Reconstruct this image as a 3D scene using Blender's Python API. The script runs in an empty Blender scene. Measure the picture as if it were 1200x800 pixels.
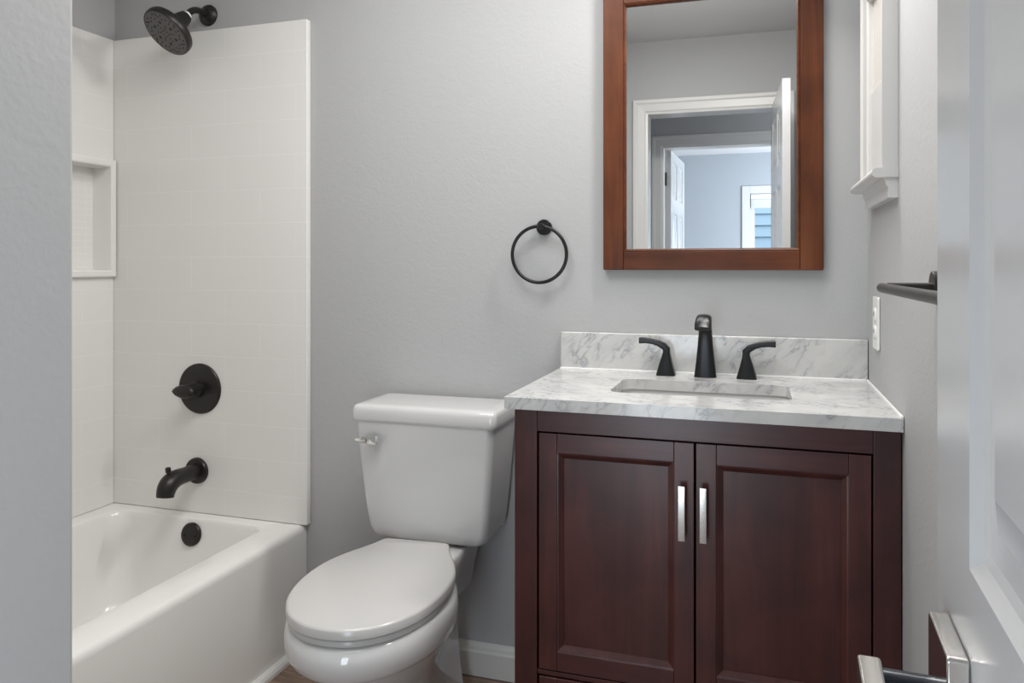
import bpy, bmesh, math, random
from mathutils import Vector, Matrix
S = bpy.context.scene
COL = S.collection
R = math.radians

# ------------------------------------------------------------------ camera
cam_d = bpy.data.cameras.new('camera')
cam = bpy.data.objects.new('camera', cam_d)
COL.objects.link(cam)
cam_d.sensor_fit = 'HORIZONTAL'
cam_d.sensor_width = 36.0
cam_d.lens = 27.0                        # 900 px focal length on a 1200 px wide frame
cam_d.shift_y = -89.0 / 1200.0
cam_d.clip_start = 0.02
cam.location = (0, 0, 1.2)
cam.rotation_euler = (R(90), 0, math.atan(290 / 900))
S.camera = cam

# ------------------------------------------------------------------ light and exposure
W = bpy.data.worlds.new('world')
S.world = W
W.use_nodes = True
W.node_tree.nodes['Background'].inputs[0].default_value = (0.80, 0.90, 1.0, 1)
W.node_tree.nodes['Background'].inputs[1].default_value = 1.6


def area(name, loc, target, sx, sy, power, color, spread=180):
    d = bpy.data.lights.new(name, 'AREA')
    d.shape = 'RECTANGLE'
    d.size, d.size_y = sx, sy
    d.energy = power
    d.color = color
    d.spread = R(spread)
    o = bpy.data.objects.new(name, d)
    COL.objects.link(o)
    o.location = loc
    o.rotation_euler = (Vector(target) - Vector(loc)).to_track_quat('-Z', 'Y').to_euler()
    return o


area('vanity_lamp_light', (0.0, 1.83, 2.22), (-0.38, 1.0, 1.42), 0.50, 0.14, 11.0, (1.0, 0.97, 0.935))
area('bathroom_overhead_fill', (-0.66, 1.16, 2.42), (-0.66, 1.20, 0), 0.85, 0.80, 12.5, (0.99, 0.985, 0.97))  # added soft overhead fill, like a bounced flash; no fixture modelled
area('doorway_fill', (-0.38, -0.22, 0.70), (-0.42, 1.2, 0.66), 0.34, 0.95, 4.9, (0.82, 0.91, 1.0))  # added cool front fill panel, kept low so the mirror misses it


def lamp(name, loc, power, color, radius):
    d = bpy.data.lights.new(name, 'POINT')
    d.energy = power
    d.color = color
    d.shadow_soft_size = radius
    o = bpy.data.objects.new(name, d)
    COL.objects.link(o)
    o.location = loc
    return o


lamp('hall_fill', (0.75, -0.65, 2.1), 2.0, (0.95, 0.97, 1.0), 0.08)  # added point light that brightens the hall from out of view
lamp('bedroom_fill', (1.5, -3.0, 1.3), 150, (0.84, 0.92, 1.0), 0.25)  # added point light beyond the mirror's view, stands in for window daylight

S.view_settings.view_transform = 'Standard'
S.view_settings.look = 'None'
S.view_settings.gamma = 1.0
S.view_settings.use_curve_mapping = False
S.view_settings.exposure = 0.65
S.cycles.use_denoising = True
S.cycles.max_bounces = 10
S.cycles.diffuse_bounces = 6
S.cycles.caustics_reflective = False
S.cycles.caustics_refractive = False


# ------------------------------------------------------------------ materials
def mat(name, color, rough=0.5, metal=0.0, spec=0.5, coat=0.0):
    m = bpy.data.materials.new(name)
    m.use_nodes = True
    b = m.node_tree.nodes['Principled BSDF']
    b.inputs['Base Color'].default_value = (*color, 1)
    b.inputs['Roughness'].default_value = rough
    b.inputs['Metallic'].default_value = metal
    b.inputs['Specular IOR Level'].default_value = spec
    b.inputs['Coat Weight'].default_value = coat
    return m


def nodes(m):
    nt = m.node_tree
    return nt, nt.nodes['Principled BSDF'], nt.nodes.new, nt.links.new


def coords(m, scale=(1, 1, 1), rot=(0, 0, 0)):
    nt, b, N, L = nodes(m)
    tc = N('ShaderNodeTexCoord')
    mp = N('ShaderNodeMapping')
    mp.inputs['Scale'].default_value = scale
    mp.inputs['Rotation'].default_value = rot
    L(tc.outputs['Object'], mp.inputs[0])
    return mp.outputs[0]


def noise(m, vec, scale, detail=3, rough=0.55, dist=0.0):
    nt, b, N, L = nodes(m)
    n = N('ShaderNodeTexNoise')
    n.inputs['Scale'].default_value = scale
    n.inputs['Detail'].default_value = detail
    n.inputs['Roughness'].default_value = rough
    n.inputs['Distortion'].default_value = dist
    L(vec, n.inputs['Vector'])
    return n


def ramp(m, fac, stops):
    nt, b, N, L = nodes(m)
    r = N('ShaderNodeValToRGB')
    el = r.color_ramp.elements
    while len(el) < len(stops):
        el.new(0.5)
    for e, (p, c) in zip(el, stops):
        e.position = p
        e.color = (*c, 1)
    L(fac, r.inputs[0])
    return r.outputs[0]


def bump(m, height, strength, dist):
    nt, b, N, L = nodes(m)
    u = N('ShaderNodeBump')
    u.inputs['Strength'].default_value = strength
    u.inputs['Distance'].default_value = dist
    L(height, u.inputs['Height'])
    L(u.outputs[0], b.inputs['Normal'])


def wall_paint(name, color, strength=0.22, rough=0.55):
    """painted wall with a light orange-peel texture"""
    m = mat(name, color, rough, spec=0.3)
    nt, b, N, L = nodes(m)
    v = coords(m)
    n1 = noise(m, v, 120, 3, 0.5)
    n2 = noise(m, v, 45, 2, 0.5, 0.6)
    mx = N('ShaderNodeMath')
    mx.operation = 'ADD'
    L(n1.outputs[0], mx.inputs[0])
    L(n2.outputs[0], mx.inputs[1])
    bump(m, mx.outputs[0], strength, 0.0022)
    return m


def wood(name, dark, mid, light, grain, rough=0.32, spec=0.5):
    """stained wood, the grain running along axis grain"""
    m = mat(name, mid, rough, spec=spec)
    nt, b, N, L = nodes(m)
    sc = [26, 26, 26]
    sc[grain] = 1.6
    v = coords(m, tuple(sc))
    n1 = noise(m, v, 1.0, 6, 0.65, 0.8)
    v2 = coords(m, (5, 5, 5))
    n2 = noise(m, v2, 1.4, 3, 0.5, 0.3)
    mx = N('ShaderNodeMath')
    mx.operation = 'MULTIPLY_ADD'
    mx.inputs[1].default_value = 0.55
    L(n1.outputs[0], mx.inputs[0])
    m2 = N('ShaderNodeMath')
    m2.operation = 'MULTIPLY'
    m2.inputs[1].default_value = 0.45
    L(n2.outputs[0], m2.inputs[0])
    L(m2.outputs[0], mx.inputs[2])
    L(ramp(m, mx.outputs[0], [(0.30, dark), (0.5, mid), (0.70, light)]), b.inputs['Base Color'])
    bump(m, n1.outputs[0], 0.05, 0.001)
    return m


def marble_material():
    m = mat('white_veined_marble', (0.8, 0.8, 0.79), 0.14, spec=0.5)
    nt, b, N, L = nodes(m)
    v = coords(m, (1, 1, 1), (0.5, 0.75, 0.5))
    warp = noise(m, v, 9.0, 3, 0.55)
    va = N('ShaderNodeVectorMath')
    va.operation = 'MULTIPLY_ADD'
    va.inputs[1].default_value = (0.07, 0.07, 0.07)
    L(warp.outputs['Color'], va.inputs[0])
    L(v, va.inputs[2])
    st = N('ShaderNodeMapping')
    st.inputs['Scale'].default_value = (1.0, 3.4, 3.0)
    L(va.outputs[0], st.inputs[0])
    n = noise(m, st.outputs[0], 8.0, 4, 0.55)
    d = N('ShaderNodeMath'); d.operation = 'SUBTRACT'; d.inputs[1].default_value = 0.5
    L(n.outputs[0], d.inputs[0])
    a = N('ShaderNodeMath'); a.operation = 'ABSOLUTE'
    L(d.outputs[0], a.inputs[0])
    vein = ramp(m, a.outputs[0], [(0.0, (0.33, 0.34, 0.35)), (0.010, (0.46, 0.465, 0.47)), (0.035, (0.57, 0.57, 0.565)), (0.09, (0.62, 0.615, 0.60))])
    cloud = noise(m, st.outputs[0], 3.5, 4, 0.6, 0.3)
    cl = ramp(m, cloud.outputs[0], [(0.35, (0.84, 0.85, 0.86)), (0.6, (1, 1, 1))])
    mask = noise(m, v, 14, 2, 0.5)
    mk = ramp(m, mask.outputs[0], [(0.36, (0, 0, 0)), (0.58, (1, 1, 1))])
    m1 = N('ShaderNodeMix'); m1.data_type = 'RGBA'
    m1.inputs[6].default_value = (0.62, 0.615, 0.60, 1)
    L(mk, m1.inputs[0])
    L(vein, m1.inputs[7])
    m2 = N('ShaderNodeMix'); m2.data_type = 'RGBA'; m2.blend_type = 'MULTIPLY'
    m2.inputs[0].default_value = 1
    L(m1.outputs[2], m2.inputs[6])
    L(cl, m2.inputs[7])
    L(m2.outputs[2], b.inputs['Base Color'])
    return m


def tile_material(name, color, bw, bh, axis, off=0.5, mortar=0.0022, oz=0.0, ox=0.0):
    """moulded acrylic with faint tile joints; axis: 'xz' or 'yz'"""
    m = mat(name, color, 0.22, spec=0.45)
    nt, b, N, L = nodes(m)
    tc = N('ShaderNodeTexCoord')
    sp = N('ShaderNodeSeparateXYZ')
    L(tc.outputs['Object'], sp.inputs[0])
    cb = N('ShaderNodeCombineXYZ')
    L(sp.outputs[0 if axis == 'xz' else 1], cb.inputs[0])
    L(sp.outputs[2], cb.inputs[1])
    mp = N('ShaderNodeMapping')
    mp.inputs['Location'].default_value = (ox, oz, 0)
    L(cb.outputs[0], mp.inputs[0])
    br = N('ShaderNodeTexBrick')
    br.offset = off
    br.inputs['Scale'].default_value = 1
    br.inputs['Brick Width'].default_value = bw
    br.inputs['Row Height'].default_value = bh
    br.inputs['Mortar Size'].default_value = mortar
    br.inputs['Mortar Smooth'].default_value = 0.6
    c2 = tuple(min(1, c * 1.05) for c in color)
    br.inputs['Color1'].default_value = (*color, 1)
    br.inputs['Color2'].default_value = (*color, 1)
    br.inputs['Mortar'].default_value = (*c2, 1)
    L(mp.outputs[0], br.inputs['Vector'])
    L(br.outputs['Color'], b.inputs['Base Color'])
    inv = N('ShaderNodeMath'); inv.operation = 'SUBTRACT'; inv.inputs[0].default_value = 1
    L(br.outputs['Fac'], inv.inputs[1])
    bump(m, inv.outputs[0], 0.15, 0.0012)
    return m


def plank_material():
    m = mat('brown_vinyl_plank', (0.12, 0.08, 0.06), 0.45)
    nt, b, N, L = nodes(m)
    v = coords(m)
    br = N('ShaderNodeTexBrick')
    br.offset = 0.37
    br.inputs['Scale'].default_value = 1
    br.inputs['Brick Width'].default_value = 1.2
    br.inputs['Row Height'].default_value = 0.15
    br.inputs['Mortar Size'].default_value = 0.0015
    br.inputs['Color1'].default_value = (0.24, 0.17, 0.13, 1)
    br.inputs['Color2'].default_value = (0.17, 0.12, 0.09, 1)
    br.inputs['Mortar'].default_value = (0.03, 0.02, 0.015, 1)
    L(v, br.inputs['Vector'])
    n = noise(m, coords(m, (3, 45, 3)), 1.0, 6, 0.7, 0.6)
    c = ramp(m, n.outputs[0], [(0.3, (0.35, 0.33, 0.32)), (0.7, (1.5, 1.45, 1.4))])
    mx = N('ShaderNodeMix'); mx.data_type = 'RGBA'; mx.blend_type = 'MULTIPLY'
    mx.inputs[0].default_value = 1
    L(br.outputs['Color'], mx.inputs[6])
    L(c, mx.inputs[7])
    L(mx.outputs[2], b.inputs['Base Color'])
    return m


GREY = wall_paint('grey_wall_paint', (0.425, 0.427, 0.430))
GREY_BLUE = wall_paint('blue_grey_bedroom_paint', (0.40, 0.43, 0.46), 0.15)
CEIL = wall_paint('ceiling_paint', (0.68, 0.675, 0.66), 0.2)
CEIL_W = mat('white_bedroom_ceiling_paint', (0.85, 0.86, 0.87), 0.6)
TRIM = mat('white_trim_paint', (0.63, 0.625, 0.61), 0.32)
DOORP = mat('white_door_paint', (0.50, 0.50, 0.50), 0.22)
PORC = mat('white_porcelain', (0.61, 0.606, 0.60), 0.07, spec=0.5, coat=0.3)
SEATP = mat('white_seat_plastic', (0.52, 0.512, 0.50), 0.2)
TUB = mat('white_bathtub_enamel', (0.78, 0.772, 0.75), 0.16, spec=0.5)
TILE_B = tile_material('tile_pattern_acrylic', (0.76, 0.752, 0.73), 0.267, 0.1085, 'xz', oz=0.021, ox=0.042)
TILE_L = tile_material('tile_pattern_acrylic_side', (0.76, 0.752, 0.73), 0.267, 0.1085, 'yz', oz=0.021)
ACR = mat('white_acrylic', (0.78, 0.772, 0.75), 0.22)
MOSAIC = tile_material('small_mosaic_acrylic', (0.76, 0.752, 0.73), 0.030, 0.022, 'yz', 0.0, 0.0022)
BLACK = mat('matte_black_bronze', (0.030, 0.027, 0.025), 0.36, 0.55, 0.5)
BLACK_F = mat('dark_grey_spray_face', (0.095, 0.090, 0.086), 0.5, 0.1)
BLACK_H = mat('black_nozzle_rubber', (0.004, 0.004, 0.004), 0.6)
BLACK_G = mat('matte_black_faucet', (0.012, 0.0125, 0.014), 0.30, 0.35, 0.5)
NICKEL = mat('brushed_nickel', (0.64, 0.62, 0.59), 0.17, 1.0)
CHROME = mat('chrome', (0.86, 0.86, 0.85), 0.06, 1.0)
NECK_REFL = mat('lever_neck_painted_reflection', (0.012, 0.017, 0.026), 0.25, 0.4)  # dark blue reflection on the metal, painted as base colour
WOOD_V = wood('dark_cherry_vertical', (0.024, 0.0055, 0.0055), (0.052, 0.0120, 0.011), (0.090, 0.024, 0.019), 2)
WOOD_H = wood('dark_cherry_horizontal', (0.026, 0.006, 0.007), (0.054, 0.0130, 0.013), (0.086, 0.024, 0.020), 0)
MWOOD_V = wood('cherry_mirror_vertical', (0.036, 0.010, 0.004), (0.092, 0.026, 0.009), (0.150, 0.047, 0.016), 2, 0.38, 0.25)
MWOOD_H = wood('cherry_mirror_horizontal', (0.036, 0.010, 0.004), (0.092, 0.026, 0.009), (0.150, 0.047, 0.016), 0, 0.38, 0.25)
MARBLE = marble_material()
MIRROR = mat('mirror_silver', (0.93, 0.94, 0.94), 0.0, 1.0)
CAULK = mat('white_caulk', (0.82, 0.82, 0.81), 0.4)
PLANK = plank_material()
PLASTIC = mat('white_plate_plastic', (0.80, 0.79, 0.77), 0.3)
SLOT = mat('dark_slot', (0.03, 0.03, 0.03), 0.6)
PANE_F = mat('frosted_cream_pane', (0.66, 0.62, 0.575), 0.25)
BLIND = mat('white_blind_slats', (0.82, 0.83, 0.84), 0.5)
SIDING = mat('pale_blue_siding', (0.42, 0.56, 0.68), 0.6)
GLASS = mat('clear_window_glass', (1, 1, 1), 0.0)
GLASS.node_tree.nodes['Principled BSDF'].inputs['Transmission Weight'].default_value = 1.0
GLASS.node_tree.nodes['Principled BSDF'].inputs['IOR'].default_value = 1.02
GRASS = mat('grass', (0.10, 0.16, 0.05), 0.9)

# ------------------------------------------------------------------ helpers
WL = {}


def empty(name, loc, label=None, cat=None, group=None):
    o = bpy.data.objects.new(name, None)
    o.empty_display_size = 0.05
    COL.objects.link(o)
    o.location = loc
    WL[o.name] = Vector(loc)
    tag(o, label, cat, group)
    return o


def tag(o, label=None, cat=None, group=None, kind=None):
    if label: o['label'] = label
    if cat: o['category'] = cat
    if group: o['group'] = group
    if kind: o['kind'] = kind
    return o


def obj(name, bm, m, parent=None, loc=None, smooth=None, bevel=0, seg=2, label=None):
    """link bm (world coordinates) as one mesh object; its origin is its parent's or loc"""
    bmesh.ops.recalc_face_normals(bm, faces=bm.faces[:])
    if smooth is not None:
        for f in bm.faces: f.smooth = True
        for e in bm.edges:
            if len(e.link_faces) == 2 and e.calc_face_angle(0) > R(smooth): e.smooth = False
    if parent is not None: base = WL[parent.name]
    elif loc is not None: base = Vector(loc)
    else:
        xs = [v.co for v in bm.verts]
        base = Vector((sum(v.x for v in xs) / len(xs), sum(v.y for v in xs) / len(xs), min(v.z for v in xs)))
    bmesh.ops.translate(bm, verts=bm.verts[:], vec=-base)
    me = bpy.data.meshes.new(name)
    bm.to_mesh(me)
    bm.free()
    me.materials.append(m)
    o = bpy.data.objects.new(name, me)
    COL.objects.link(o)
    if parent is not None: o.parent = parent
    else: o.location = base
    WL[o.name] = base.copy()
    if bevel:
        md = o.modifiers.new('bevel', 'BEVEL')
        md.width = bevel
        md.segments = seg
        md.limit_method = 'ANGLE'
        md.angle_limit = R(40)
        md.harden_normals = False
        for p in me.polygons: p.use_smooth = True
        ws = o.modifiers.new('weighted_normals', 'WEIGHTED_NORMAL')
        ws.keep_sharp = True
    if label: o['label'] = label
    return o


def struct(name, bm, m, **k):
    return tag(obj(name, bm, m, **k), kind='structure')


def B(): return bmesh.new()


def box(bm, x0, x1, y0, y1, z0, z1):
    vs = [bm.verts.new(p) for p in [(x0, y0, z0), (x1, y0, z0), (x1, y1, z0), (x0, y1, z0), (x0, y0, z1), (x1, y0, z1), (x1, y1, z1), (x0, y1, z1)]]
    for f in [(3, 2, 1, 0), (4, 5, 6, 7), (0, 1, 5, 4), (1, 2, 6, 5), (2, 3, 7, 6), (3, 0, 4, 7)]:
        bm.faces.new([vs[i] for i in f])
    return bm


def loft(bm, rings, cap=True, close=True):
    rs = [[bm.verts.new(p) for p in r] for r in rings]
    n = len(rs[0])
    for a, b in zip(rs, rs[1:]):
        for i in range(n if close else n - 1):
            j = (i + 1) % n
            bm.faces.new([a[i], a[j], b[j], b[i]])
    if cap:
        bm.faces.new(rs[0][::-1])
        bm.faces.new(rs[-1])
    return bm


def frame_axes(axis):
    a = Vector(axis).normalized()
    up = Vector((0, 0, 1)) if abs(a.z) < 0.9 else Vector((1, 0, 0))
    u = up.cross(a).normalized()
    return a, u, a.cross(u).normalized()


def lathe(bm, origin, axis, prof, n=40, cap=True):
    a, u, w = frame_axes(axis)
    o = Vector(origin)
    loft(bm, [[o + a * h + (u * math.cos(2 * math.pi * i / n) + w * math.sin(2 * math.pi * i / n)) * max(r, 1e-4) for i in range(n)] for r, h in prof], cap)
    return bm


def tube(bm, pts, r, n=16, cap=True):
    pts = [Vector(p) for p in pts]
    rr = r if isinstance(r, (list, tuple)) else [r] * len(pts)
    rings = []
    pu = None
    for i, p in enumerate(pts):
        t = (pts[min(i + 1, len(pts) - 1)] - pts[max(i - 1, 0)]).normalized()
        if pu is None: pu = frame_axes(t)[1]
        pu = (pu - t * pu.dot(t)).normalized()
        w = t.cross(pu)
        rings.append([p + (pu * math.cos(2 * math.pi * k / n) + w * math.sin(2 * math.pi * k / n)) * rr[i] for k in range(n)])
    return loft(bm, rings, cap)


def bez(p0, p1, p2, p3, n=12):
    p0, p1, p2, p3 = map(Vector, (p0, p1, p2, p3))
    return [p0 * (1 - t) ** 3 + p1 * 3 * t * (1 - t) ** 2 + p2 * 3 * t * t * (1 - t) + p3 * t ** 3 for t in [i / n for i in range(n + 1)]]


def rrect(x0, x1, y0, y1, r, n=6):
    """rounded rectangle outline, counter-clockwise; r one radius"""
    pts = []
    for cx, cy, a0 in [(x1 - r, y1 - r, 0), (x0 + r, y1 - r, 90), (x0 + r, y0 + r, 180), (x1 - r, y0 + r, 270)]:
        for k in range(n + 1):
            a = R(a0 + 90 * k / n)
            pts.append((cx + r * math.cos(a), cy + r * math.sin(a)))
    return pts


def prism(bm, outline, to3):
    """to3: two functions that place a 2-D outline point on the near and far end"""
    return loft(bm, [[to3[0](p) for p in outline], [to3[1](p) for p in outline]])


def ring_plate(bm, outer, inner, z0, z1):
    """plate with a hole, both outlines of 2-D points"""
    for z in (z0, z1):
        ed = []
        for loop in (outer, inner):
            vs = [bm.verts.new((p[0], p[1], z)) for p in loop]
            ed += [bm.edges.new((vs[i], vs[(i + 1) % len(vs)])) for i in range(len(vs))]
        bmesh.ops.triangle_fill(bm, use_beauty=True, use_dissolve=False, edges=ed)
    for loop in (outer, inner):
        loft(bm, [[(p[0], p[1], z0) for p in loop], [(p[0], p[1], z1) for p in loop]], cap=False)
    bmesh.ops.remove_doubles(bm, verts=bm.verts[:], dist=1e-5)
    return bm


def moulding(bm, pts, prof, closed=True):
    """mitred moulding run around pts (3-D corner points of a planar loop); prof: list of
    functions giving a corner's point from (corner index)"""
    rings = [[f(i) for f in prof] for i in range(len(pts))]
    if closed: rings.append(rings[0])
    n = len(prof)
    rs = [[bm.verts.new(p) for p in r] for r in rings[:len(pts)]]
    if closed: rs.append(rs[0])
    for a, b in zip(rs, rs[1:]):
        for i in range(n):
            j = (i + 1) % n
            bm.faces.new([a[i], a[j], b[j], b[i]])
    return bm


XR, XL, YB, YF, ZC = 0.26, -2.135, 2.12, -0.08, 2.44

# ------------------------------------------------------------------ the room
struct('floor', box(B(), XL - .1, 2.1, -4.8, YB + .1, -0.05, 0), PLANK, loc=(0, 0, 0))
struct('ceiling', box(B(), XL - .1, XR + .1, -0.19, YB + .1, ZC, ZC + .05), CEIL)
struct('wall_back', box(B(), XL - .1, XR + .1, YB, YB + .1, 0, ZC), GREY)
struct('wall_right', box(B(), XR, XR + .1, -0.08, YB, 0, ZC), GREY)
bm = box(B(), XL - .1, XL, 0.6, YB, 0, 1.16)             # recess for the niche left open
box(bm, XL - .1, XL, 0.6, YB, 1.56, ZC)
box(bm, XL - .1, XL, 0.6, 1.70, 1.16, 1.56)
box(bm, XL - .1, XL - .06, 1.70, YB, 1.16, 1.56)
struct('wall_left', bm, GREY)
struct('wall_entry', box(B(), XL - .1, -0.69, -0.08, 0.632, 0, ZC), GREY, bevel=0.006)

# doorway wall with its opening; casing on both faces, jamb
DX0, DX1, DZ = -0.556, 0.125, 2.035
bm = box(B(), XL - .1, DX0 - .02, -0.19, -0.08, 0, ZC)
box(bm, DX1 + .02, XR + .1, -0.19, -0.08, 0, ZC)
box(bm, DX0 - .02, DX1 + .02, -0.19, -0.08, DZ + .02, ZC)
struct('wall_front', bm, GREY)


def casing(bm, x0, x1, z1, y, d, w=0.083):
    """door casing with a stepped profile on the wall face at y, proud in direction d"""
    prof = [(0, 0), (0, .010), (.012, .012), (.018, .016), (.055, .018), (.064, .022), (w - .004, .022), (w, .018), (w, 0)]
    rings = []
    for (px, pz, sx, sz) in [(x0, 0, -1, 0), (x0, z1, -1, 1), (x1, z1, 1, 1), (x1, 0, 1, 0)]:
        rings.append([(px + sx * a, y + d * h, pz + sz * a) for a, h in prof])
    return loft(bm, rings)


def jamb(bm, x0, x1, z1, y0, y1, t=.02):
    box(bm, x0 - t, x0, y0, y1, 0, z1)
    box(bm, x1, x1 + t, y0, y1, 0, z1)
    box(bm, x0 - t, x1 + t, y0, y1, z1, z1 + t)
    return bm


bm = casing(B(), DX0, DX1, DZ, -0.08, 1)
casing(bm, DX0, DX1, DZ, -0.19, -1)
struct('trim_1', jamb(bm, DX0, DX1, DZ, -0.19, -0.08), TRIM)

# hall, bedroom beyond it (seen in the mirror)
HX0, HX1 = -0.575, 0.16
bm = box(B(), -2.2, HX0 - .02, -1.21, -1.10, 0, ZC)
box(bm, HX1 + .02, 2.0, -1.21, -1.10, 0, ZC)
box(bm, HX0 - .02, HX1 + .02, -1.21, -1.10, 2.02, ZC)
struct('wall_hall', bm, GREY)
bm = casing(B(), HX0, HX1, 2.0, -1.10, 1)
casing(bm, HX0, HX1, 2.0, -1.21, -1)
struct('trim_2', jamb(bm, HX0, HX1, 2.0, -1.21, -1.10), TRIM)
struct('wall_hall_left', box(B(), -2.2, -2.1, -1.10, -0.19, 0, ZC), GREY)
struct('wall_hall_right', box(B(), 1.0, 1.1, -1.10, -0.19, 0, ZC), GREY)
struct('ceiling_hall', box(B(), -2.2, 2.0, -1.21, -0.19, ZC, ZC + .05), CEIL)
struct('wall_bedroom_left', box(B(), -1.5, -1.4, -4.65, -1.21, 0, ZC), GREY_BLUE)
struct('wall_bedroom_right', box(B(), 2.0, 2.1, -4.75, -1.21, 0, ZC), GREY_BLUE)
struct('ceiling_bedroom', box(B(), -1.5, 2.1, -4.75, -1.21, ZC, ZC + .05), CEIL_W)
BX0, BX1, BZ0, BZ1 = 0.0, 0.85, 0.75, 1.99
bm = box(B(), -1.5, BX0, -4.75, -4.65, 0, ZC)
box(bm, BX1, 2.0, -4.75, -4.65, 0, ZC)
box(bm, BX0, BX1, -4.75, -4.65, 0, BZ0)
box(bm, BX0, BX1, -4.75, -4.65, BZ1, ZC)
struct('wall_bedroom_back', bm, GREY_BLUE)

w2 = tag(empty('window_2', (0.425, -4.65, BZ0)), kind='structure')
bm = B()
c = .085
box(bm, BX0 - c, BX0, -4.65, -4.63, BZ0 - c, BZ1 + c)
box(bm, BX1, BX1 + c, -4.65, -4.63, BZ0 - c, BZ1 + c)
box(bm, BX0, BX1, -4.65, -4.63, BZ1, BZ1 + c)
box(bm, BX0, BX1, -4.65, -4.63, BZ0 - c, BZ0)
obj('window_casing', bm, TRIM, w2, bevel=.003)
bm = B()
for x0, x1, z0, z1 in [(BX0, BX0 + .05, BZ0, BZ1), (BX1 - .05, BX1, BZ0, BZ1), (BX0 + .05, BX1 - .05, BZ0, BZ0 + .05), (BX0 + .05, BX1 - .05, BZ1 - .05, BZ1), (BX0 + .05, BX1 - .05, 1.33, 1.37)]:
    box(bm, x0, x1, -4.73, -4.69, z0, z1)
obj('sash', bm, TRIM, w2, bevel=.003)
obj('pane', box(B(), BX0 + .05, BX1 - .05, -4.712, -4.708, BZ0 + .05, BZ1 - .05), GLASS, w2)
bm = box(B(), BX0 + .01, BX1 - .01, -4.685, -4.655, 1.93, 1.985)
for k in range(9):
    box(bm, BX0 + .012, BX1 - .012, -4.683, -4.658, 1.835 + k * .010, 1.8415 + k * .010)
obj('raised_blind', bm, BLIND, w2)

# neighbour's wall and ground outside the bedroom window
bm = B()
pts = []
for k in range(26):
    z = k * 0.16
    pts += [(-6.97, z), (-7.0, z + 0.158)]
rings = []
for x in (-4, 5):
    rings.append([(x, y, z) for y, z in pts] + [(x, -7.2, pts[-1][1]), (x, -7.2, 0)])
house = obj('neighbour_house', loft(bm, rings), SIDING)
tag(house, 'pale blue lap-sided house wall seen through the mirrored bedroom window', 'house')
struct('ground', box(B(), -8, 8, -9, -4.76, -0.12, -0.06), GRASS)


def panel_door(name, width, height, thick, m, panels):
    """six panel door leaf in local x (0..width), y (0..thick), with sunk mouldings and raised fields on both faces"""
    bm = B()
    xs = sorted({0, width} | {p[0] for p in panels} | {p[1] for p in panels})
    zs = sorted({0, height} | {p[2] for p in panels} | {p[3] for p in panels})
    for y, s in ((0, 1), (thick, -1)):
        for i in range(len(xs) - 1):
            for j in range(len(zs) - 1):
                x0, x1, z0, z1 = xs[i], xs[i + 1], zs[j], zs[j + 1]
                if any(abs(p[0] - x0) < 1e-6 and abs(p[1] - x1) < 1e-6 and p[2] <= z0 + 1e-6 and p[3] >= z1 - 1e-6 for p in panels):
                    continue
                bm.faces.new([bm.verts.new(q) for q in [(x0, y, z0), (x1, y, z0), (x1, y, z1), (x0, y, z1)]])
        for x0, x1, z0, z1 in panels:
            loops = [(0, 0), (.007, .006), (.013, .008), (.030, .008), (.055, .001)]
            rs = [[bm.verts.new((x0 + a, y + s * h, z0 + a)), bm.verts.new((x1 - a, y + s * h, z0 + a)), bm.verts.new((x1 - a, y + s * h, z1 - a)), bm.verts.new((x0 + a, y + s * h, z1 - a))] for a, h in loops]
            for a, b in zip(rs, rs[1:]):
                for k in range(4):
                    bm.faces.new([a[k], a[(k + 1) % 4], b[(k + 1) % 4], b[k]])
            bm.faces.new(rs[-1])
    for za, zb in zip(zs, zs[1:]):
        for x in (0, width):
            bm.faces.new([bm.verts.new(q) for q in [(x, 0, za), (x, thick, za), (x, thick, zb), (x, 0, zb)]])
    for xa, xb in zip(xs, xs[1:]):
        for z in (0, height):
            bm.faces.new([bm.verts.new(q) for q in [(xa, 0, z), (xa, thick, z), (xb, thick, z), (xb, 0, z)]])
    bmesh.ops.remove_doubles(bm, verts=bm.verts[:], dist=1e-5)
    return bm


def door_panels(w, st, mu):
    xm = w / 2
    cols = [(st, xm - mu / 2), (xm + mu / 2, w - st)]
    rows = [(0.22, 0.86), (1.015, 1.56), (1.66, 1.92)]
    return [(a, b, c_, d) for a, b in cols for c_, d in rows]


# bathroom door, opened against the right wall; local x runs from hinge to latch edge
LW = 0.676
door_mx = Matrix.Translation((DX1, -0.075, 0)) @ Matrix.Rotation(R(90 - 2.4), 4, 'Z')


def on_door(bm):
    bmesh.ops.transform(bm, matrix=door_mx, verts=bm.verts[:])
    return bm


bm = panel_door('d', LW, 2.02, 0.035, DOORP, door_panels(LW, .105, .10))
bmesh.ops.translate(bm, verts=bm.verts[:], vec=(0, 0, 0.012))
door1 = struct('door_1', on_door(bm), DOORP, loc=(DX1, -0.075, 0))
# lever set: the face towards the camera is local y = .035 side
FY = 0.035
HX, HZ = LW - 0.076, 0.943
bm = B()
prism(bm, rrect(HX - .033, HX + .033, HZ - .033, HZ + .033, .003, 3), (lambda p: (p[0], FY, p[1]), lambda p: (p[0], FY + .012, p[1])))
hs = obj('rosette', on_door(bm), NICKEL, door1, bevel=.0015, label='square nickel rosette')
bm = B()
lathe(bm, (HX, FY + .012, HZ - .006), (0, 1, 0), [(.011, 0), (.011, .032)], 24)
obj('lever_neck', on_door(bm), NECK_REFL, door1, smooth=40, label='lever neck with a dark reflection painted in')
bm = B()
prism(bm, rrect(HX - .115, HX + .012, HZ - .009, HZ + .007, .002, 3), (lambda p: (p[0], FY + .042, p[1]), lambda p: (p[0], FY + .056, p[1])))
obj('lever', on_door(bm), NICKEL, door1, bevel=.002, label='flat nickel lever')
bm = B()
box(bm, LW - .001, LW + .0012, .006, .029, HZ - .028, HZ + .028)
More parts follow.
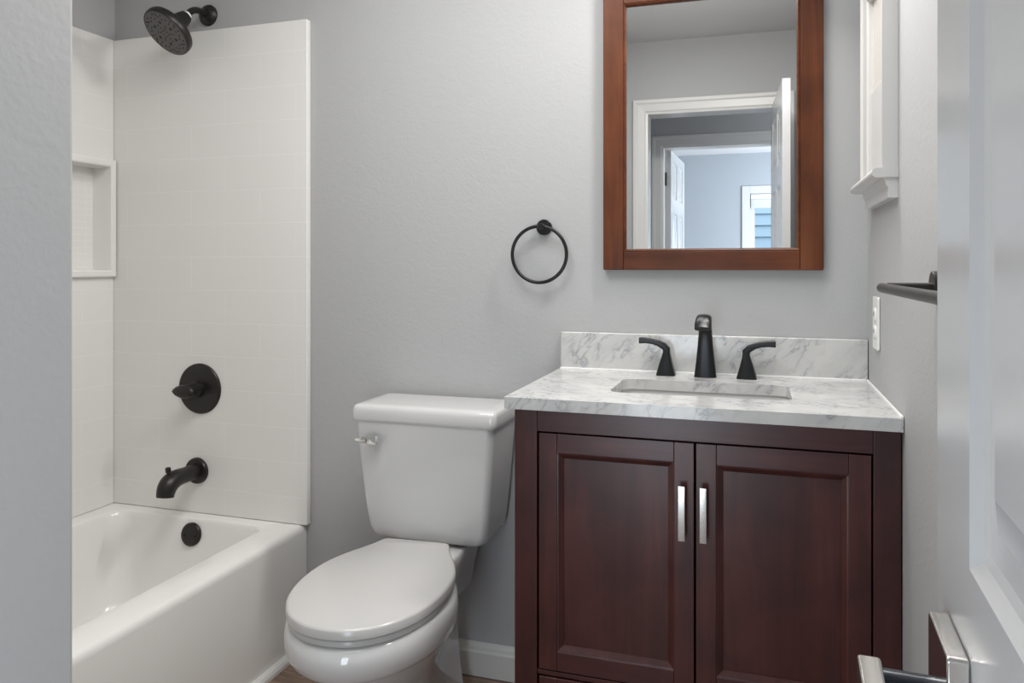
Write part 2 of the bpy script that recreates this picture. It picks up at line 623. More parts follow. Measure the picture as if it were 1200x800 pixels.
obj('latch_plate', on_door(bm), NICKEL, door1)
for hz in (0.25, 1.0, 1.80):
    bm = B()
    lathe(bm, (DX1 + .004, -0.068, hz - .045), (0, 0, 1), [(.006, 0), (.006, .09)], 14)
    obj('hinge', bm, BLACK, door1, smooth=40)

# bedroom door, opened into the bedroom
door_mx = Matrix.Translation((HX0 + .004, -1.205, 0)) @ Matrix.Rotation(R(-87), 4, 'Z')
bm = panel_door('d', .71, 1.985, 0.035, DOORP, door_panels(.71, .105, .10))
bmesh.ops.translate(bm, verts=bm.verts[:], vec=(0, 0, 0.012))
door2 = struct('door_2', on_door(bm), DOORP, loc=(HX0, -1.205, 0))
bm = B()
box(bm, HX0 - .0005, HX0 + .003, -1.195, -1.165, 1.755, 1.845)
lathe(bm, (HX0 + .004, -1.20, 1.755), (0, 0, 1), [(.007, 0), (.007, .09)], 14)
obj('hinge', bm, BLACK, door2, label='black hinge on the jamb')


def baseboard(bm, p0, p1, nrm, h=0.095, t=0.014):
    prof = [(0, 0), (t, 0), (t, h * .72), (t * .72, h * .78), (t * .62, h * .88), (t * .25, h), (0, h)]
    return loft(bm, [[(p[0] + nrm[0] * a, p[1] + nrm[1] * a, z) for a, z in prof] for p in (p0, p1)])


struct('baseboard_back', baseboard(B(), (-1.355, YB), (-0.47, YB), (0, -1)), TRIM)
struct('baseboard_right', baseboard(B(), (XR, -0.05), (XR, 1.60), (-1, 0)), TRIM)
# quarter-round strip along the foot of the tub
TX1 = -1.365
bm = loft(B(), [[(TX1 + a, y, z) for a, z in [(0, 0), (.020, 0), (.019, .010), (.014, .018), (.006, .022), (0, .022)]] for y in (0.64, 2.105)])
struct('trim_3', bm, TRIM)

# ------------------------------------------------------------------ bathtub
TZ = 0.382
TY0, TY1 = 0.634, 2.118
TX0 = XL + .002
inner_top = rrect(TX0 + .075, TX1 - .105, TY0 + .08, TY1 - .062, .055, 8)
tub = B()


def scale_outline(x0, x1, y0, y1, r, z): return [(p[0], p[1], z) for p in rrect(x0, x1, y0, y1, r, 8)]


def tub_in(e, ey, r, z):
    return scale_outline(TX0 + .075 + e, TX1 - .105 - e, TY0 + .08 + ey * 1.4, TY1 - .062 - ey, r, z)


rings = [scale_outline(TX0, TX1, TY0, TY1, .002, 0.0),
         scale_outline(TX0, TX1, TY0, TY1, .002, TZ - .022),
         scale_outline(TX0 + .0, TX1 - .002, TY0, TY1, .002, TZ - .012),
         scale_outline(TX0 + .0, TX1 - .007, TY0, TY1, .002, TZ - .004),
         scale_outline(TX0 + .0, TX1 - .016, TY0, TY1, .002, TZ),
         tub_in(-.004, -.004, .058, TZ), tub_in(0.0, .0, .055, TZ - .0012), tub_in(.003, .003, .056, TZ - .005), tub_in(.006, .005, .06, TZ - .014),
         tub_in(.014, .010, .065, TZ - .04), tub_in(.035, .035, .08, TZ - .18), tub_in(.05, .05, .09, TZ - .27),
         tub_in(.066, .068, .10, TZ - .305), tub_in(.10, .10, .11, TZ - .325), tub_in(.14, .15, .10, TZ - .33)]
loft(tub, rings)
tub_o = obj('bathtub', tub, TUB, loc=((TX0 + TX1) / 2, 1.37, 0), smooth=50)
tag(tub_o, 'white alcove bathtub with plain apron beside the toilet', 'bathtub')
# overflow plate on the sloping end wall
oy = TY1 - .062 - .013
ax = Vector((0, -1, .17)).normalized()
oc = Vector((-1.745, oy - .003, 0.333))
bm = lathe(B(), oc + ax * -.004, ax, [(.037, 0), (.037, .006), (.034, .010), (.028, .0115), (.001, .012)], 40)
ofl = obj('overflow_plate', bm, BLACK, tub_o, smooth=50, label='round black overflow plate')
for s in (-1, 1):
    bm = lathe(B(), oc + ax * .0075 + Vector((s * .022, 0, -.004)), ax, [(.0045, 0), (.0045, .004), (.002, .005)], 12)
    obj('screw', bm, BLACK_H, ofl, smooth=50)

# ------------------------------------------------------------------ shower surround
SZ1 = 1.975
sur = empty('shower_surround', (-1.75, 2.1, TZ), 'white tile-patterned shower wall surround rising above the bathtub', 'shower surround')
bm = prism(B(), rrect(XL + .002, -1.352, TZ + .001, SZ1, .004, 3), (lambda p: (p[0], YB - .022, p[1]), lambda p: (p[0], YB - .0005, p[1])))
obj('back_panel', bm, TILE_B, sur, bevel=.003)
SX = XL + .018                 # face of the side panel
NZ0, NZ1, NY0, NY1 = 1.165, 1.553, 1.72, 2.080
bm = box(B(), XL + .0005, SX, 0.64, YB - .023, TZ + .001, NZ0)
box(bm, XL + .0005, SX, 0.64, YB - .023, NZ1, SZ1)
box(bm, XL + .0005, SX, 0.64, NY0, NZ0, NZ1)
box(bm, XL + .0005, SX, NY1, YB - .023, NZ0, NZ1)
obj('side_panel', bm, TILE_L, sur, bevel=.002)
# the niche: a raised frame around a recessed box
bm = B()
F = .014
loops = [(0, 0, 0), (0, 0, F), (.004, .004, F + .003), (.019, .019, F + .003), (.023, .023, F), (.026, .026, -.062)]
rs = []
for a, b_, h in loops:
    x = SX + h
    rs.append([bm.verts.new((x, NY0 - .018 + a, NZ0 - .004 + b_)), bm.verts.new((x, NY1 + .014 - a, NZ0 - .004 + b_)), bm.verts.new((x, NY1 + .014 - a, NZ1 + .006 - b_)), bm.verts.new((x, NY0 - .018 + a, NZ1 + .006 - b_))])
for a, b_ in zip(rs, rs[1:]):
    for k in range(4): bm.faces.new([a[k], a[(k + 1) % 4], b_[(k + 1) % 4], b_[k]])
nf = obj('niche', bm, ACR, sur)
bm = box(B(), SX - .066, SX - .0615, NY0 + .006, NY1 - .010, NZ0 + .020, NZ1 - .018)
obj('niche_back', bm, MOSAIC, nf)

# ------------------------------------------------------------------ shower head, valve and spout
CXS = -1.742
shw = empty('overhead_shower', (CXS, YB, 2.03), 'round black rain shower head on a bent arm above the surround', 'shower head')
bm = lathe(B(), (CXS, YB, 2.03), (0, -1, 0), [(.035, 0), (.035, .004), (.032, .009), (.018, .016), (.011, .018)], 36)
obj('flange', bm, BLACK, shw, smooth=50)
arm_pts = bez((CXS, YB - .01, 2.03), (CXS, YB - .055, 2.036), (CXS - .001, YB - .078, 2.030), (CXS - .004, YB - .100, 1.998), 16)
obj('shower_arm', tube(B(), arm_pts, .0105, 18), BLACK, shw, smooth=50)
hax = Vector((-.22, -.66, -.72)).normalized()
hb = Vector((CXS - .004, YB - .100, 1.998))
bm = lathe(B(), hb - hax * .008, hax, [(.0135, 0), (.0135, .007)], 24)
obj('collar', bm, PLASTIC, shw, smooth=50, label='thin white collar')
bm = lathe(B(), hb - hax * .001, hax, [(.013, 0), (.020, .003), (.026, .022), (.030, .044), (.034, .052), (.052, .062), (.070, .070), (.079, .077), (.081, .084), (.081, .096), (.0785, .101), (.0755, .101), (.0755, .0995)], 56, cap=True)
hd = obj('head', bm, BLACK, shw, smooth=35)
fo = hb + hax * .0995
bm = lathe(B(), fo, hax, [(.0753, 0), (.0753, .0007), (.001, .0012)], 56)
obj('spray_face', bm, BLACK_F, hd, smooth=35, label='dark grey spray face with nozzle holes')
bm = B()
a, u, w_ = frame_axes(hax)


def hole(r, ang, s):
    p = fo + a * .0002 + (u * math.cos(R(ang)) + w_ * math.sin(R(ang))) * r
    lathe(bm, p, a, [(s, 0), (s, .0016), (s * .6, .0022)], 10)


for k in range(6):
    hole(.038, k * 60 + 10, .0048)
    for dr in (.058, .063, .068): hole(dr, k * 60 + 10 + (dr - .063) * 700, .0021)
    for q in (-14, 14):
        hole(.052, k * 60 + 40 + q, .0022)
        hole(.066, k * 60 + 40 + q * 1.1, .0024)
    hole(.058, k * 60 + 40, .0024)
    hole(.020, k * 60 + 40, .0021)
    hole(.011, k * 60 + 10, .0021)
    hole(.030, k * 60 + 40, .0021)
obj('nozzles', bm, BLACK_H, hd)

YT = YB - .022
val = empty('shower_valve', (-1.758, YT, 0.794), 'round black shower valve plate with lever handle above the tub spout', 'shower valve')
bm = lathe(B(), (-1.758, YT, 0.794), (0, -1, 0), [(.083, 0), (.083, .003), (.079, .007), (.060, .010), (.035, .012), (.001, .012)], 56)
obj('escutcheon', bm, BLACK, val, smooth=35)
bm = lathe(B(), (-1.758, YT - .010, 0.794), (0, -1, 0), [(.028, 0), (.026, .018), (.022, .020), (.022, .024), (.0205, .025), (.0205, .027), (.022, .028), (.022, .032), (.0205, .033), (.0205, .035), (.022, .036), (.022, .040), (.0205, .041), (.0205, .043), (.022, .044), (.0225, .062), (.019, .066), (.001, .067)], 32)
hub = obj('handle_hub', bm, BLACK, val, smooth=35, label='grooved black handle hub')
bm = B()
rings = []
for x, hz, hy in [(-1.808, .002, .003), (-1.802, .008, .008), (-1.790, .016, .013), (-1.770, .022, .014), (-1.745, .021, .014), (-1.730, .012, .010), (-1.724, .004, .006)]:
    rings.append([(x, YT - .070 + hy * math.cos(2 * math.pi * k / 16), .794 + hz * math.sin(2 * math.pi * k / 16)) for k in range(16)])
obj('lever', loft(bm, rings), BLACK, val, smooth=50)

spo = empty('tub_spout', (-1.768, YT, 0.523), 'black tub spout with pull-up diverter between valve and overflow', 'tub spout')
bm = lathe(B(), (-1.768, YT, 0.523), (0, -1, 0), [(.043, 0), (.043, .006), (.040, .012), (.028, .014)], 36)
obj('flange', bm, BLACK, spo, smooth=40)
path = [(-1.768, YT - .008, .523), (-1.768, YT - .06, .523)] + bez((-1.768, YT - .075, .523), (-1.768, YT - .125, .525), (-1.768, YT - .142, .510), (-1.768, YT - .146, .476), 10)
obj('spout', tube(B(), path, [.0255, .0255] + [.0260 + .004 * math.sin(i / 10 * 3.1) for i in range(11)], 24), BLACK, spo, smooth=45)
bm = lathe(B(), (-1.768, YT - .130, .530), (0, -.12, 1), [(.006, 0), (.006, .020), (.0085, .021), (.0085, .034), (.006, .036)], 18)
obj('diverter_knob', bm, BLACK, spo, smooth=40)

# ------------------------------------------------------------------ toilet
TC = -0.866
toi = empty('toilet', (TC, 1.75, 0), 'white two-piece toilet with closed elongated lid between tub and vanity', 'toilet')


def tank_ring(z, hw, y0, y1, r, bow=0.0):
    out = []
    for (x, y) in rrect(-hw, hw, y0, y1, r, 7):
        if y < (y0 + y1) / 2: y -= bow * (1 - (x / hw) ** 2)
        out.append((TC + x, y, z))
    return out


def tankw(z):
    t = (z - .445) / .33
    return .173 + .0325 * t ** .85


rings = []
for z, sh in [(.440, .042), (.443, .026), (.449, .013), (.459, .005), (.475, .001)]:
    hw = tankw(max(z, .446)) - sh
    rings.append(tank_ring(z, hw, 1.918 + sh * .7, 2.098, .022, .008))
for z in (.52, .58, .64, .70, .74, .775):
    t = (z - .44) / .335
    rings.append(tank_ring(z, tankw(z), 1.918 - .026 * t, 2.10, .021, .008 + .006 * t))
obj('tank', loft(B(), rings), PORC, toi, smooth=60)
rings = []
for z, e in [(.769, -.002), (.7705, .001), (.780, .003), (.802, .002), (.810, -.0005), (.8145, -.005), (.8165, -.013), (.8175, -.03)]:
    rings.append(tank_ring(z, .210 + e, 1.891 - e, 2.106 + min(e, 0), .017, .013))
obj('tank_lid', loft(B(), rings), PORC, toi, smooth=60)
# flush lever: square mount and a short tapering arm to the left
fz, fx = .724, TC - .143
bm = prism(B(), rrect(fx - .014, fx + .022, fz - .012, fz + .012, .004, 4), (lambda p: (p[0], 1.896, p[1]), lambda p: (p[0], 1.868, p[1])))
fl = obj('flush_lever', bm, CHROME, toi, bevel=.003, label='chrome flush lever')
bm = B()
rings = []
for x, y, hz, hy in [(fx - .010, 1.873, .010, .009), (fx - .018, 1.871, .0085, .008), (fx - .030, 1.869, .006, .006), (fx - .044, 1.869, .0025, .0025)]:
    rings.append([(x, y + hy * math.cos(2 * math.pi * k / 12), fz + hz * math.sin(2 * math.pi * k / 12)) for k in range(12)])
obj('lever_arm', loft(bm, rings), CHROME, fl, smooth=50)

# bowl, seat and lid share a slightly turned axis
bowl_mx = Matrix.Translation((TC - .008, 1.86, 0)) @ Matrix.Rotation(R(4.0), 4, 'Z') @ Matrix.Translation((0, -1.86, 0))


def egg(hw, yf, ym, yb, hb, n=22, ex=2.0):
    """outline: front half ellipse yf..ym, then easing back to half width hb at yb; starts at the tip"""
    right = []
    for k in range(n + 1):
        a_ = math.pi / 2 * k / n
        right.append((hw * math.sin(a_) ** (2 / ex), ym - (ym - yf) * math.cos(a_) ** (2 / ex)))
    for k in range(1, n + 1):
        t = k / n
        s = t * t * (3 - 2 * t)
        right.append((hw + (hb - hw) * s, ym + (yb - ym) * t))
    return right + [(-x, y) for x, y in right[::-1][:-1]]


def bowl_ring(z, hw, yf, ym, yb, hb): return [bowl_mx @ Vector((x, y, z)) for x, y in egg(hw, yf, ym, yb, hb)]


rings = [bowl_ring(0, .118, 1.545, 1.70, 1.99, .105), bowl_ring(.02, .116, 1.545, 1.70, 1.99, .105), bowl_ring(.04, .106, 1.56, 1.70, 1.985, .098),
         bowl_ring(.10, .098, 1.575, 1.71, 1.98, .092), bowl_ring(.17, .100, 1.56, 1.70, 1.97, .09), bowl_ring(.225, .113, 1.52, 1.68, 1.96, .09),
         bowl_ring(.265, .128, 1.47, 1.66, 1.95, .09), bowl_ring(.300, .142, 1.43, 1.64, 1.945, .09), bowl_ring(.328, .152, 1.408, 1.635, 1.945, .09),
         bowl_ring(.338, .157, 1.400, 1.63, 1.94, .09), bowl_ring(.341, .168, 1.384, 1.63, 1.94, .092), bowl_ring(.346, .176, 1.373, 1.63, 1.94, .093), bowl_ring(.357, .183, 1.363, 1.63, 1.935, .096),
         bowl_ring(.375, .188, 1.357, 1.63, 1.93, .098), bowl_ring(.395, .189, 1.358, 1.63, 1.93, .100), bowl_ring(.412, .186, 1.364, 1.63, 1.93, .10),
         bowl_ring(.420, .180, 1.373, 1.63, 1.925, .098), bowl_ring(.421, .165, 1.39, 1.63, 1.925, .09)]
bm = loft(B(), rings)
drings = []
for z, hw, y0 in [(.30, .085, 1.88), (.36, .095, 1.86), (.40, .105, 1.84), (.428, .108, 1.84), (.436, .102, 1.85)]:
    drings.append([(TC + x, y, z) for x, y in rrect(-hw, hw, y0, 2.075, .03, 6)])
loft(bm, drings)
obj('bowl', bm, PORC, toi, smooth=60)


def slab(outline_fn, z0, z1, rnd=.006):
    rr = []
    for z, e in [(z0, -.004), (z0 + .002, 0), (z1 - rnd, 0), (z1 - rnd * .4, -rnd * .35), (z1, -rnd * 1.3)]:
        rr.append([bowl_mx @ Vector((x, y, z)) for x, y in outline_fn(e)])
    return loft(B(), rr)


def lid_outline(e):
    pr = [(0, 1.365), (.030, 1.367), (.060, 1.376), (.090, 1.394), (.115, 1.417), (.138, 1.449), (.157, 1.488), (.170, 1.535), (.177, 1.585), (.178, 1.635), (.173, 1.685), (.161, 1.730), (.143, 1.772), (.122, 1.812), (.107, 1.842), (.098, 1.868), (.093, 1.882), (.084, 1.889), (.05, 1.890), (0, 1.890)]
    # smooth the hand-measured half outline
    for _ in range(2):
        q = [pr[0]]
        for p0, p1 in zip(pr, pr[1:]):
            q += [(p0[0] * .75 + p1[0] * .25, p0[1] * .75 + p1[1] * .25), (p0[0] * .25 + p1[0] * .75, p0[1] * .25 + p1[1] * .75)]
        q.append(pr[-1])
        pr = q
    cx_, cy = 0, 1.62
    sc = lambda p: (p[0] * (1 + e / .178), cy + (p[1] - cy) * (1 + e / .26))
    pr = [sc(p) for p in pr]
    return pr + [(-x, y) for x, y in pr[::-1][1:-1]]


obj('seat', slab(lambda e: [(x * .975, 1.62 + (y - 1.62) * .982) for x, y in lid_outline(e)], .423, .4375, .004), SEATP, toi, smooth=50)
obj('seat_lid', slab(lid_outline, .439, .463, .006), SEATP, toi, smooth=50)
for s in (-1, 1):
    bm = lathe(B(), bowl_mx @ Vector((s * .075, 1.882, .436)), (1, 0, 0), [(.011, -.016), (.013, -.012), (.013, .012), (.011, .016)], 16)
    obj('seat_hinge', bm, SEATP, toi, smooth=50)

# ------------------------------------------------------------------ vanity cabinet
VX0, VX1, VY = -0.516, 0.2575, 1.62
CZ = 0.912
van = empty('vanity_cabinet', ((VX0 + VX1) / 2, 1.86, 0), 'dark cherry two-door vanity cabinet under the marble top', 'cabinet')
bm = box(B(), VX0, VX0 + .018, VY + .02, YB - .012, .09, .884)
box(bm, VX1 - .018, VX1, VY + .02, YB - .012, .09, .884)
box(bm, VX0 + .018, VX1 - .018, YB - .03, YB - .012, .09, .884)
box(bm, VX0 + .018, VX1 - .018, VY + .03, YB - .03, .10, .118)
obj('carcass', bm, WOOD_V, van)
SL, SRx = -0.4645, 0.2085
for x0, x1 in ((VX0, SL), (SRx, VX1)):
    bm = box(B(), x0, x1, VY, VY + .02, 0, .885)
    box(bm, x0, x1, VY + .0205, VY + .052, 0, .089)
    obj('front_post', bm, WOOD_V, van, bevel=.0015)
obj('top_rail', box(B(), SL + .0003, SRx - .0003, VY + .0005, VY + .02, .837, .885), WOOD_H, van, bevel=.001)
obj('middle_rail', box(B(), SL + .0003, SRx - .0003, VY + .003, VY + .02, .3045, .3145), WOOD_H, van, bevel=.001)
obj('bottom_rail', box(B(), SL + .0003, SRx - .0003, VY + .0005, VY + .02, .085, .125), WOOD_H, van, bevel=.001)
for s in (VX0 + .0, VX1 - .045):
    obj('back_foot', box(B(), s, s + .045, YB - .06, YB - .012, 0, .089), WOOD_V, van)


def shaker(x0, x1, z0, z1, stw, rlw, parent):
    yf = VY + .001
    for a_, b_ in ((x0, x0 + stw), (x1 - stw, x1)):
        obj('stile', box(B(), a_, b_, yf, yf + .020, z0, z1), WOOD_V, parent, bevel=.0012)
    for a_, b_ in ((z0, z0 + rlw), (z1 - rlw, z1)):
        obj('rail', box(B(), x0 + stw + .0004, x1 - stw - .0004, yf + .0004, yf + .020, a_, b_), WOOD_H, parent, bevel=.0008)
    bm = B()
    ix0, ix1, iz0, iz1 = x0 + stw, x1 - stw, z0 + rlw, z1 - rlw
    loops = [(0, .002), (.003, .0025), (.013, .010), (.0135, .012)]
    rs = [[bm.verts.new((ix0 + e, yf + d, iz0 + e)), bm.verts.new((ix1 - e, yf + d, iz0 + e)), bm.verts.new((ix1 - e, yf + d, iz1 - e)), bm.verts.new((ix0 + e, yf + d, iz1 - e))] for e, d in loops]
    for a_, b_ in zip(rs, rs[1:]):
        for k in range(4): bm.faces.new([a_[k], a_[(k + 1) % 4], b_[(k + 1) % 4], b_[k]])
    bm.faces.new(rs[-1])
    obj('panel', bm, WOOD_V, parent)


def door(x0, x1, hx):
    d = empty('door', ((x0 + x1) / 2, VY, .32))
    d.location = Vector(((x0 + x1) / 2, VY, .32)) - WL[van.name]
    d.parent = van
    shaker(x0, x1, .3175, .8335, .0405, .0415, d)
    bm = box(B(), hx - .007, hx + .007, VY - .026, VY - .021, .638, .750)
    box(bm, hx - .005, hx + .005, VY - .0215, VY + .001, .648, .658)
    box(bm, hx - .005, hx + .005, VY - .0215, VY + .001, .730, .740)
    obj('handle', bm, NICKEL, d, bevel=.001, label='flat nickel bar handle')
    return d


door(SL + .004, -.1285, -.1515)
door(-.1245, SRx - .003, -.1085)
dw = empty('drawer', ((SL + SRx) / 2, VY, .13))
dw.location = Vector(((SL + SRx) / 2, VY, .13)) - WL[van.name]
dw.parent = van
shaker(SL + .004, SRx - .003, .128, .301, .0405, .036, dw)

# ------------------------------------------------------------------ marble top, basin, faucet
outer = rrect(-0.534, XR - .0012, 1.600, YB - .0005, .0015, 2)
hole2 = rrect(-.328, .067, 1.735, 1.956, .028, 6)
top = obj('vanity_countertop', ring_plate(B(), outer, hole2, CZ - .026, CZ), MARBLE, loc=(-.13, 1.86, CZ - .026), bevel=.0035)
tag(top, 'white marble vanity countertop with grey veins and sink cutout', 'countertop')
bm = box(B(), XR - .006, XR - .0006, 1.605, YB - .024, CZ - .001, CZ + .004)
box(bm, -.533, XR - .006, YB - .026, YB - .0215, CZ - .001, CZ + .0035)
obj('caulk_bead', bm, CAULK, top, bevel=.0015, label='white caulk line')
bs = obj('backsplash', box(B(), -.533, XR - .0012, YB - .0215, YB - .0006, CZ + .0002, CZ + .102), MARBLE, loc=(-.13, 2.109, CZ), bevel=.003)
tag(bs, 'low marble backsplash standing on the countertop behind the faucet', 'backsplash')


def basin(e, r, z): return [(p[0], p[1], z) for p in rrect(-.334 + e, .073 - e, 1.729 + e * .8, 1.962 - e * .8, r, 6)]


rings = [basin(-.02, .03, CZ - .0265), basin(0, .03, CZ - .0265), basin(.003, .03, CZ - .032), basin(.008, .032, CZ - .09), basin(.018, .036, CZ - .128), basin(.04, .04, CZ - .145), basin(.075, .03, CZ - .150)]
bm = loft(B(), rings, cap=False)
lo = [v for v in bm.verts if abs(v.co.z - (CZ - .150)) < 1e-5]
es = [e for e in bm.edges if all(abs(v.co.z - (CZ - .150)) < 1e-5 for v in e.verts)]
bmesh.ops.contextual_create(bm, geom=es)
sk = obj('sink_basin', bm, PORC, loc=(-.13, 1.845, CZ - .15), smooth=50)
tag(sk, 'white rectangular undermount sink basin below the marble cutout', 'sink')
md = sk.modifiers.new('solidify', 'SOLIDIFY')
md.thickness = .006
md.offset = -1
bm = lathe(B(), (-.13, 1.85, CZ - .1495), (0, 0, 1), [(.022, 0), (.022, .002), (.016, .003), (.001, .003)], 28)
obj('drain', bm, BLACK_G, sk, smooth=40)


def sq_ring(c, ux, uy, hx, hy, p=5.0, n=28):
    """superellipse ring round centre c in the plane of ux, uy"""
    c, ux, uy = Vector(c), Vector(ux).normalized(), Vector(uy).normalized()
    out = []
    for k in range(n):
        a_ = 2 * math.pi * (k + .5) / n
        co, si = math.cos(a_), math.sin(a_)
        out.append(c + ux * hx * math.copysign(abs(co) ** (2 / p), co) + uy * hy * math.copysign(abs(si) ** (2 / p), si))
    return out


FX, FYc = -.1335, 2.052
fau = empty('faucet', (FX, FYc, CZ), 'matte black widespread faucet with two curved lever handles behind the sink', 'faucet')
Z1 = CZ
# spout: tapering column that bends over towards the basin
rows = [((FYc, 0.0), 90, .0285, .0245), ((FYc, .006), 90, .0275, .0235), ((FYc, .040), 90, .0235, .0195), ((FYc - .001, .080), 91, .0195, .0155), ((FYc - .003, .110), 96, .0172, .0135),
        ((FYc - .008, .130), 108, .0168, .0125), ((FYc - .018, .144), 128, .0172, .012), ((FYc - .034, .1525), 154, .0182, .0115), ((FYc - .055, .154), 176, .0192, .011), ((FYc - .076, .149), 197, .0200, .010), ((FYc - .092, .140), 214, .0205, .009), ((FYc - .102, .131), 228, .0200, .008)]
rings = []
for (y, z), ang, hx, hy in rows:
    t = Vector((0, math.cos(R(ang)), math.sin(R(ang))))
    nn = Vector((1, 0, 0)).cross(t)
    rings.append(sq_ring((FX, y, Z1 + z), (1, 0, 0), nn, hx, hy, 4.0 if z < .1 else 2.7))
obj('spout', loft(B(), rings), BLACK_G, fau, smooth=42)


def lever_handle(x, s):
    rows = [((0, 0), 90, .0255, .0255), ((0, .004), 90, .0245, .0245), ((0, .030), 90, .0172, .0195), ((.001 * s, .052), 90, .0110, .0155), ((.0015 * s, .061), 92, .0092, .0135), ((.001 * s, .069), 104, .0098, .012),
            ((-.007 * s, .0765), 140, .0092, .0112), ((-.019 * s, .0826), 155, .0078, .0108), ((-.034 * s, .0868), 166, .0070, .0108), ((-.052 * s, .0892), 174, .0074, .0112), ((-.066 * s, .0892), 180, .0082, .0115), ((-.070 * s, .0888), 180, .0082, .0115)]
    rings = []
    for (dx, z), ang, hn, hy in rows:
        c_, sn = math.cos(R(ang)), math.sin(R(ang))
        t = Vector((c_ * s, 0, sn))
        nn = Vector((sn, 0, -c_ * s)) if s > 0 else Vector((sn, 0, -c_ * s))
        rings.append(sq_ring((x + dx, FYc, Z1 + z), nn, (0, 1, 0), hn, hy, 4.5))
    return obj('handle', loft(B(), rings), BLACK_G, fau, smooth=42)


lever_handle(-.2345, 1)
lever_handle(-.031, -1)

# ------------------------------------------------------------------ mirror
MX0, MX1, MZ0, MZ1 = -.411, .155, 1.188, 1.972
mir = empty('wall_mirror', ((MX0 + MX1) / 2, YB, MZ0), 'rectangular wall mirror in a reddish cherry wood frame above the vanity', 'mirror')
fw = .056
ym0, ym1 = YB - .024, YB - .0005
for x0, x1 in ((MX0, MX0 + fw), (MX1 - fw, MX1)):
    obj('frame_stile', box(B(), x0, x1, ym0, ym1, MZ0, MZ1), MWOOD_V, mir, bevel=.0025)
for z0, z1 in ((MZ0, MZ0 + fw - .006), (MZ1 - fw, MZ1)):
    obj('frame_rail', box(B(), MX0 + fw + .0003, MX1 - fw - .0003, ym0 + .0006, ym1, z0, z1), MWOOD_H, mir, bevel=.002)
bm = B()
ix0, ix1, iz0, iz1 = MX0 + fw, MX1 - fw, MZ0 + fw - .006, MZ1 - fw
loops = [(-.001, .003), (.0025, .001), (.006, .004), (.008, .012)]
rs = [[bm.verts.new((ix0 + e, ym0 + d, iz0 + e)), bm.verts.new((ix1 - e, ym0 + d, iz0 + e)), bm.verts.new((ix1 - e, ym0 + d, iz1 - e)), bm.verts.new((ix0 + e, ym0 + d, iz1 - e))] for e, d in loops]
for a_, b_ in zip(rs, rs[1:]):
    for k in range(4): bm.faces.new([a_[k], a_[(k + 1) % 4], b_[(k + 1) % 4], b_[k]])
obj('inner_bead', bm, MWOOD_H, mir)
bm = box(B(), ix0, ix1, -.002, .002, iz0, iz1)
cx_ = (ix0 + ix1) / 2
bmesh.ops.transform(bm, verts=bm.verts[:], matrix=Matrix.Translation((cx_, YB - .010, 0)) @ Matrix.Rotation(R(.42), 4, 'Z') @ Matrix.Translation((-cx_, 0, 0)))
obj('glass', bm, MIRROR, mir)

# ------------------------------------------------------------------ towel ring
rx, rz = -.585, 1.309
tr = empty('towel_ring', (rx, YB, rz), 'round black towel ring hanging on the grey wall above the toilet', 'towel ring')
bm = lathe(B(), (rx, YB, rz), (0, -1, 0), [(.0225, 0), (.0225, .008), (.021, .0095), (.001, .0095)], 36)
obj('mount_plate', bm, BLACK_G, tr, smooth=40)
bm = lathe(B(), (rx, YB - .009, rz + .001), (0, -1, 0), [(.009, 0), (.009, .034), (.008, .036), (.001, .036)], 24)
obj('post', bm, BLACK_G, tr, smooth=40)
bm = B()
rc = Vector((rx - .008, YB - .030, rz - .0775))
n1, n2, rad, tr_ = 72, 12, .0795, .0050
vs = [[bm.verts.new((rc.x + (rad + tr_ * math.cos(2 * math.pi * j / n2)) * math.cos(2 * math.pi * i / n1), rc.y + tr_ * math.sin(2 * math.pi * j / n2), rc.z + (rad + tr_ * math.cos(2 * math.pi * j / n2)) * math.sin(2 * math.pi * i / n1))) for j in range(n2)] for i in range(n1)]
for i in range(n1):
    for j in range(n2):
        bm.faces.new([vs[i][j], vs[(i + 1) % n1][j], vs[(i + 1) % n1][(j + 1) % n2], vs[i][(j + 1) % n2]])
obj('ring', bm, BLACK_G, tr, smooth=60)

# ------------------------------------------------------------------ towel bar on the right wall
tb = empty('towel_bar', (XR, 1.0, 1.165), 'round black towel bar on the right wall behind the open door', 'towel bar')
for y in (1.315, 0.72):
    bm = lathe(B(), (XR, y, 1.168), (-1, 0, 0), [(.0235, 0), (.0235, .008), (.022, .0095), (.001, .0095)], 32)
    obj('mount_plate', bm, BLACK, tb, smooth=40)
    bm = lathe(B(), (XR - .009, y, 1.167), (-1, 0, 0), [(.0065, 0), (.0065, .062)], 20)
    obj('post', bm, BLACK, tb, smooth=40)
bm = lathe(B(), (XR - .077, 1.330, 1.165), (0, -1, 0), [(.0055, 0), (.0075, .002), (.0075, .623), (.0055, .625)], 24)
obj('bar', bm, BLACK, tb, smooth=40)

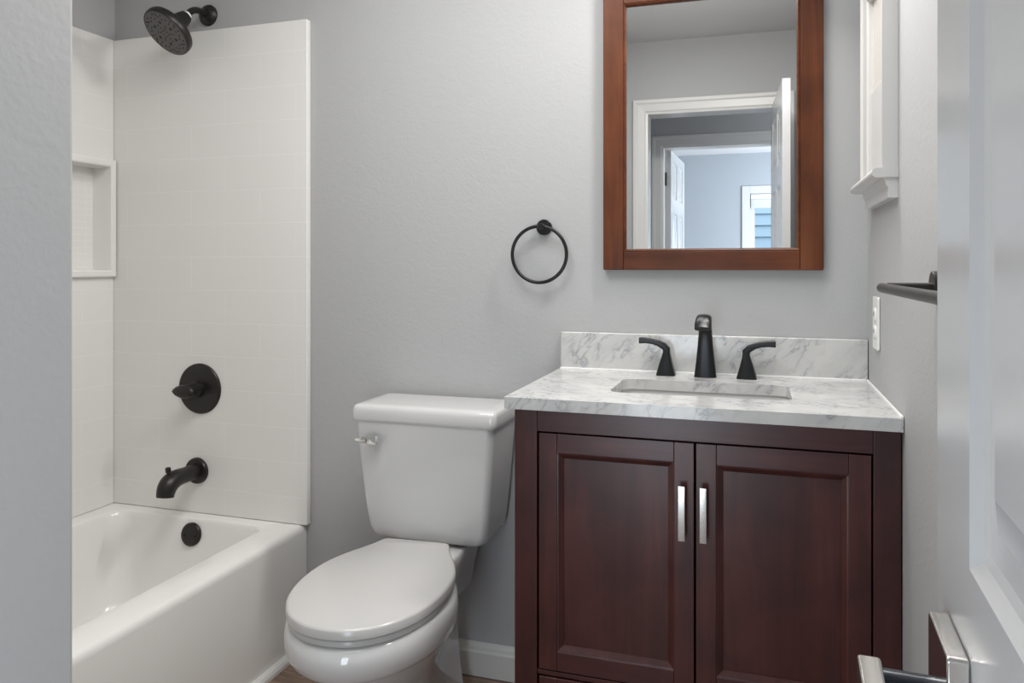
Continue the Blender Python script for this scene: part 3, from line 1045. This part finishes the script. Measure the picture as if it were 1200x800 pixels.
# ------------------------------------------------------------------ outlet
oy0, oy1, oz0, oz1 = 1.905, 1.985, 1.006, 1.128
ou = empty('wall_outlet', (XR, (oy0 + oy1) / 2, oz0), 'white electrical outlet plate on the right wall above the countertop', 'outlet')
bm = prism(B(), rrect(oy0, oy1, oz0, oz1, .006, 4), (lambda p: (XR - .0003, p[0], p[1]), lambda p: (XR - .006, p[0], p[1])))
obj('cover_plate', bm, PLASTIC, ou, bevel=.002)
ym = (oy0 + oy1) / 2
for zc in (1.047, 1.087):
    bm = prism(B(), rrect(ym - .017, ym + .017, zc - .015, zc + .015, .011, 5), (lambda p: (XR - .005, p[0], p[1]), lambda p: (XR - .009, p[0], p[1])))
    rcp = obj('receptacle', bm, PLASTIC, ou, bevel=.001)
    bm = box(B(), XR - .0094, XR - .0088, ym - .008, ym - .006, zc - .003, zc + .006)
    box(bm, XR - .0094, XR - .0088, ym + .006, ym + .008, zc - .003, zc + .006)
    obj('slot', bm, SLOT, rcp)
bm = lathe(B(), (XR - .0055, ym, 1.067), (-1, 0, 0), [(.0032, 0), (.003, .0012), (.001, .0015)], 12)
obj('screw', bm, PLASTIC, ou)

# ------------------------------------------------------------------ small trimmed window on the right wall
w1 = tag(empty('window_1', (XR, 1.843, 1.39)), kind='structure')
WY0, WY1, WZ0, WZ1, cw = 1.728, 1.958, 1.393, 1.812, .058
bm = B()
prof = [(0, 0), (0, .017), (.006, .021), (.010, .017), (.016, .019), (cw - .012, .024), (cw - .006, .029), (cw, .029), (cw, 0)]
rings = []
for (py, pz, sy, sz) in [(WY0, WZ0 - .004, -1, 0), (WY0, WZ1, -1, 1), (WY1, WZ1, 1, 1), (WY1, WZ0 - .004, 1, 0)]:
    rings.append([(XR - .0004 - h, py + sy * a_, pz + sz * a_) for a_, h in prof])
obj('casing', loft(bm, rings), TRIM, w1)
bm = B()
prof = [(0, 0), (.040, 0), (.046, .003), (.049, .009), (.046, .016), (.040, .019), (0, .019)]
loft(bm, [[(XR - .0004 - a_, y, 1.374 + z) for a_, z in prof] for y in (WY0 - cw - .004, WY1 + cw + .030)])
obj('stool', bm, TRIM, w1, smooth=50)
bm = B()
prof = [(0, 0), (.017, 0), (.018, .003), (.018, .022), (.022, .026), (.024, .036), (.026, .0398), (0, .0398)]
loft(bm, [[(XR - .0004 - a_, y, 1.334 + z) for a_, z in prof] for y in (WY0 - cw, WY1 + cw)])
obj('apron', bm, TRIM, w1)
bm = box(B(), XR - .012, XR - .0005, WY0, WY1, WZ0, 1.60)
obj('sash', bm, TRIM, w1, bevel=.002)
bm = box(B(), XR - .008, XR - .0005, WY0, WY1, 1.60, WZ1)
obj('pane', bm, PANE_F, w1)
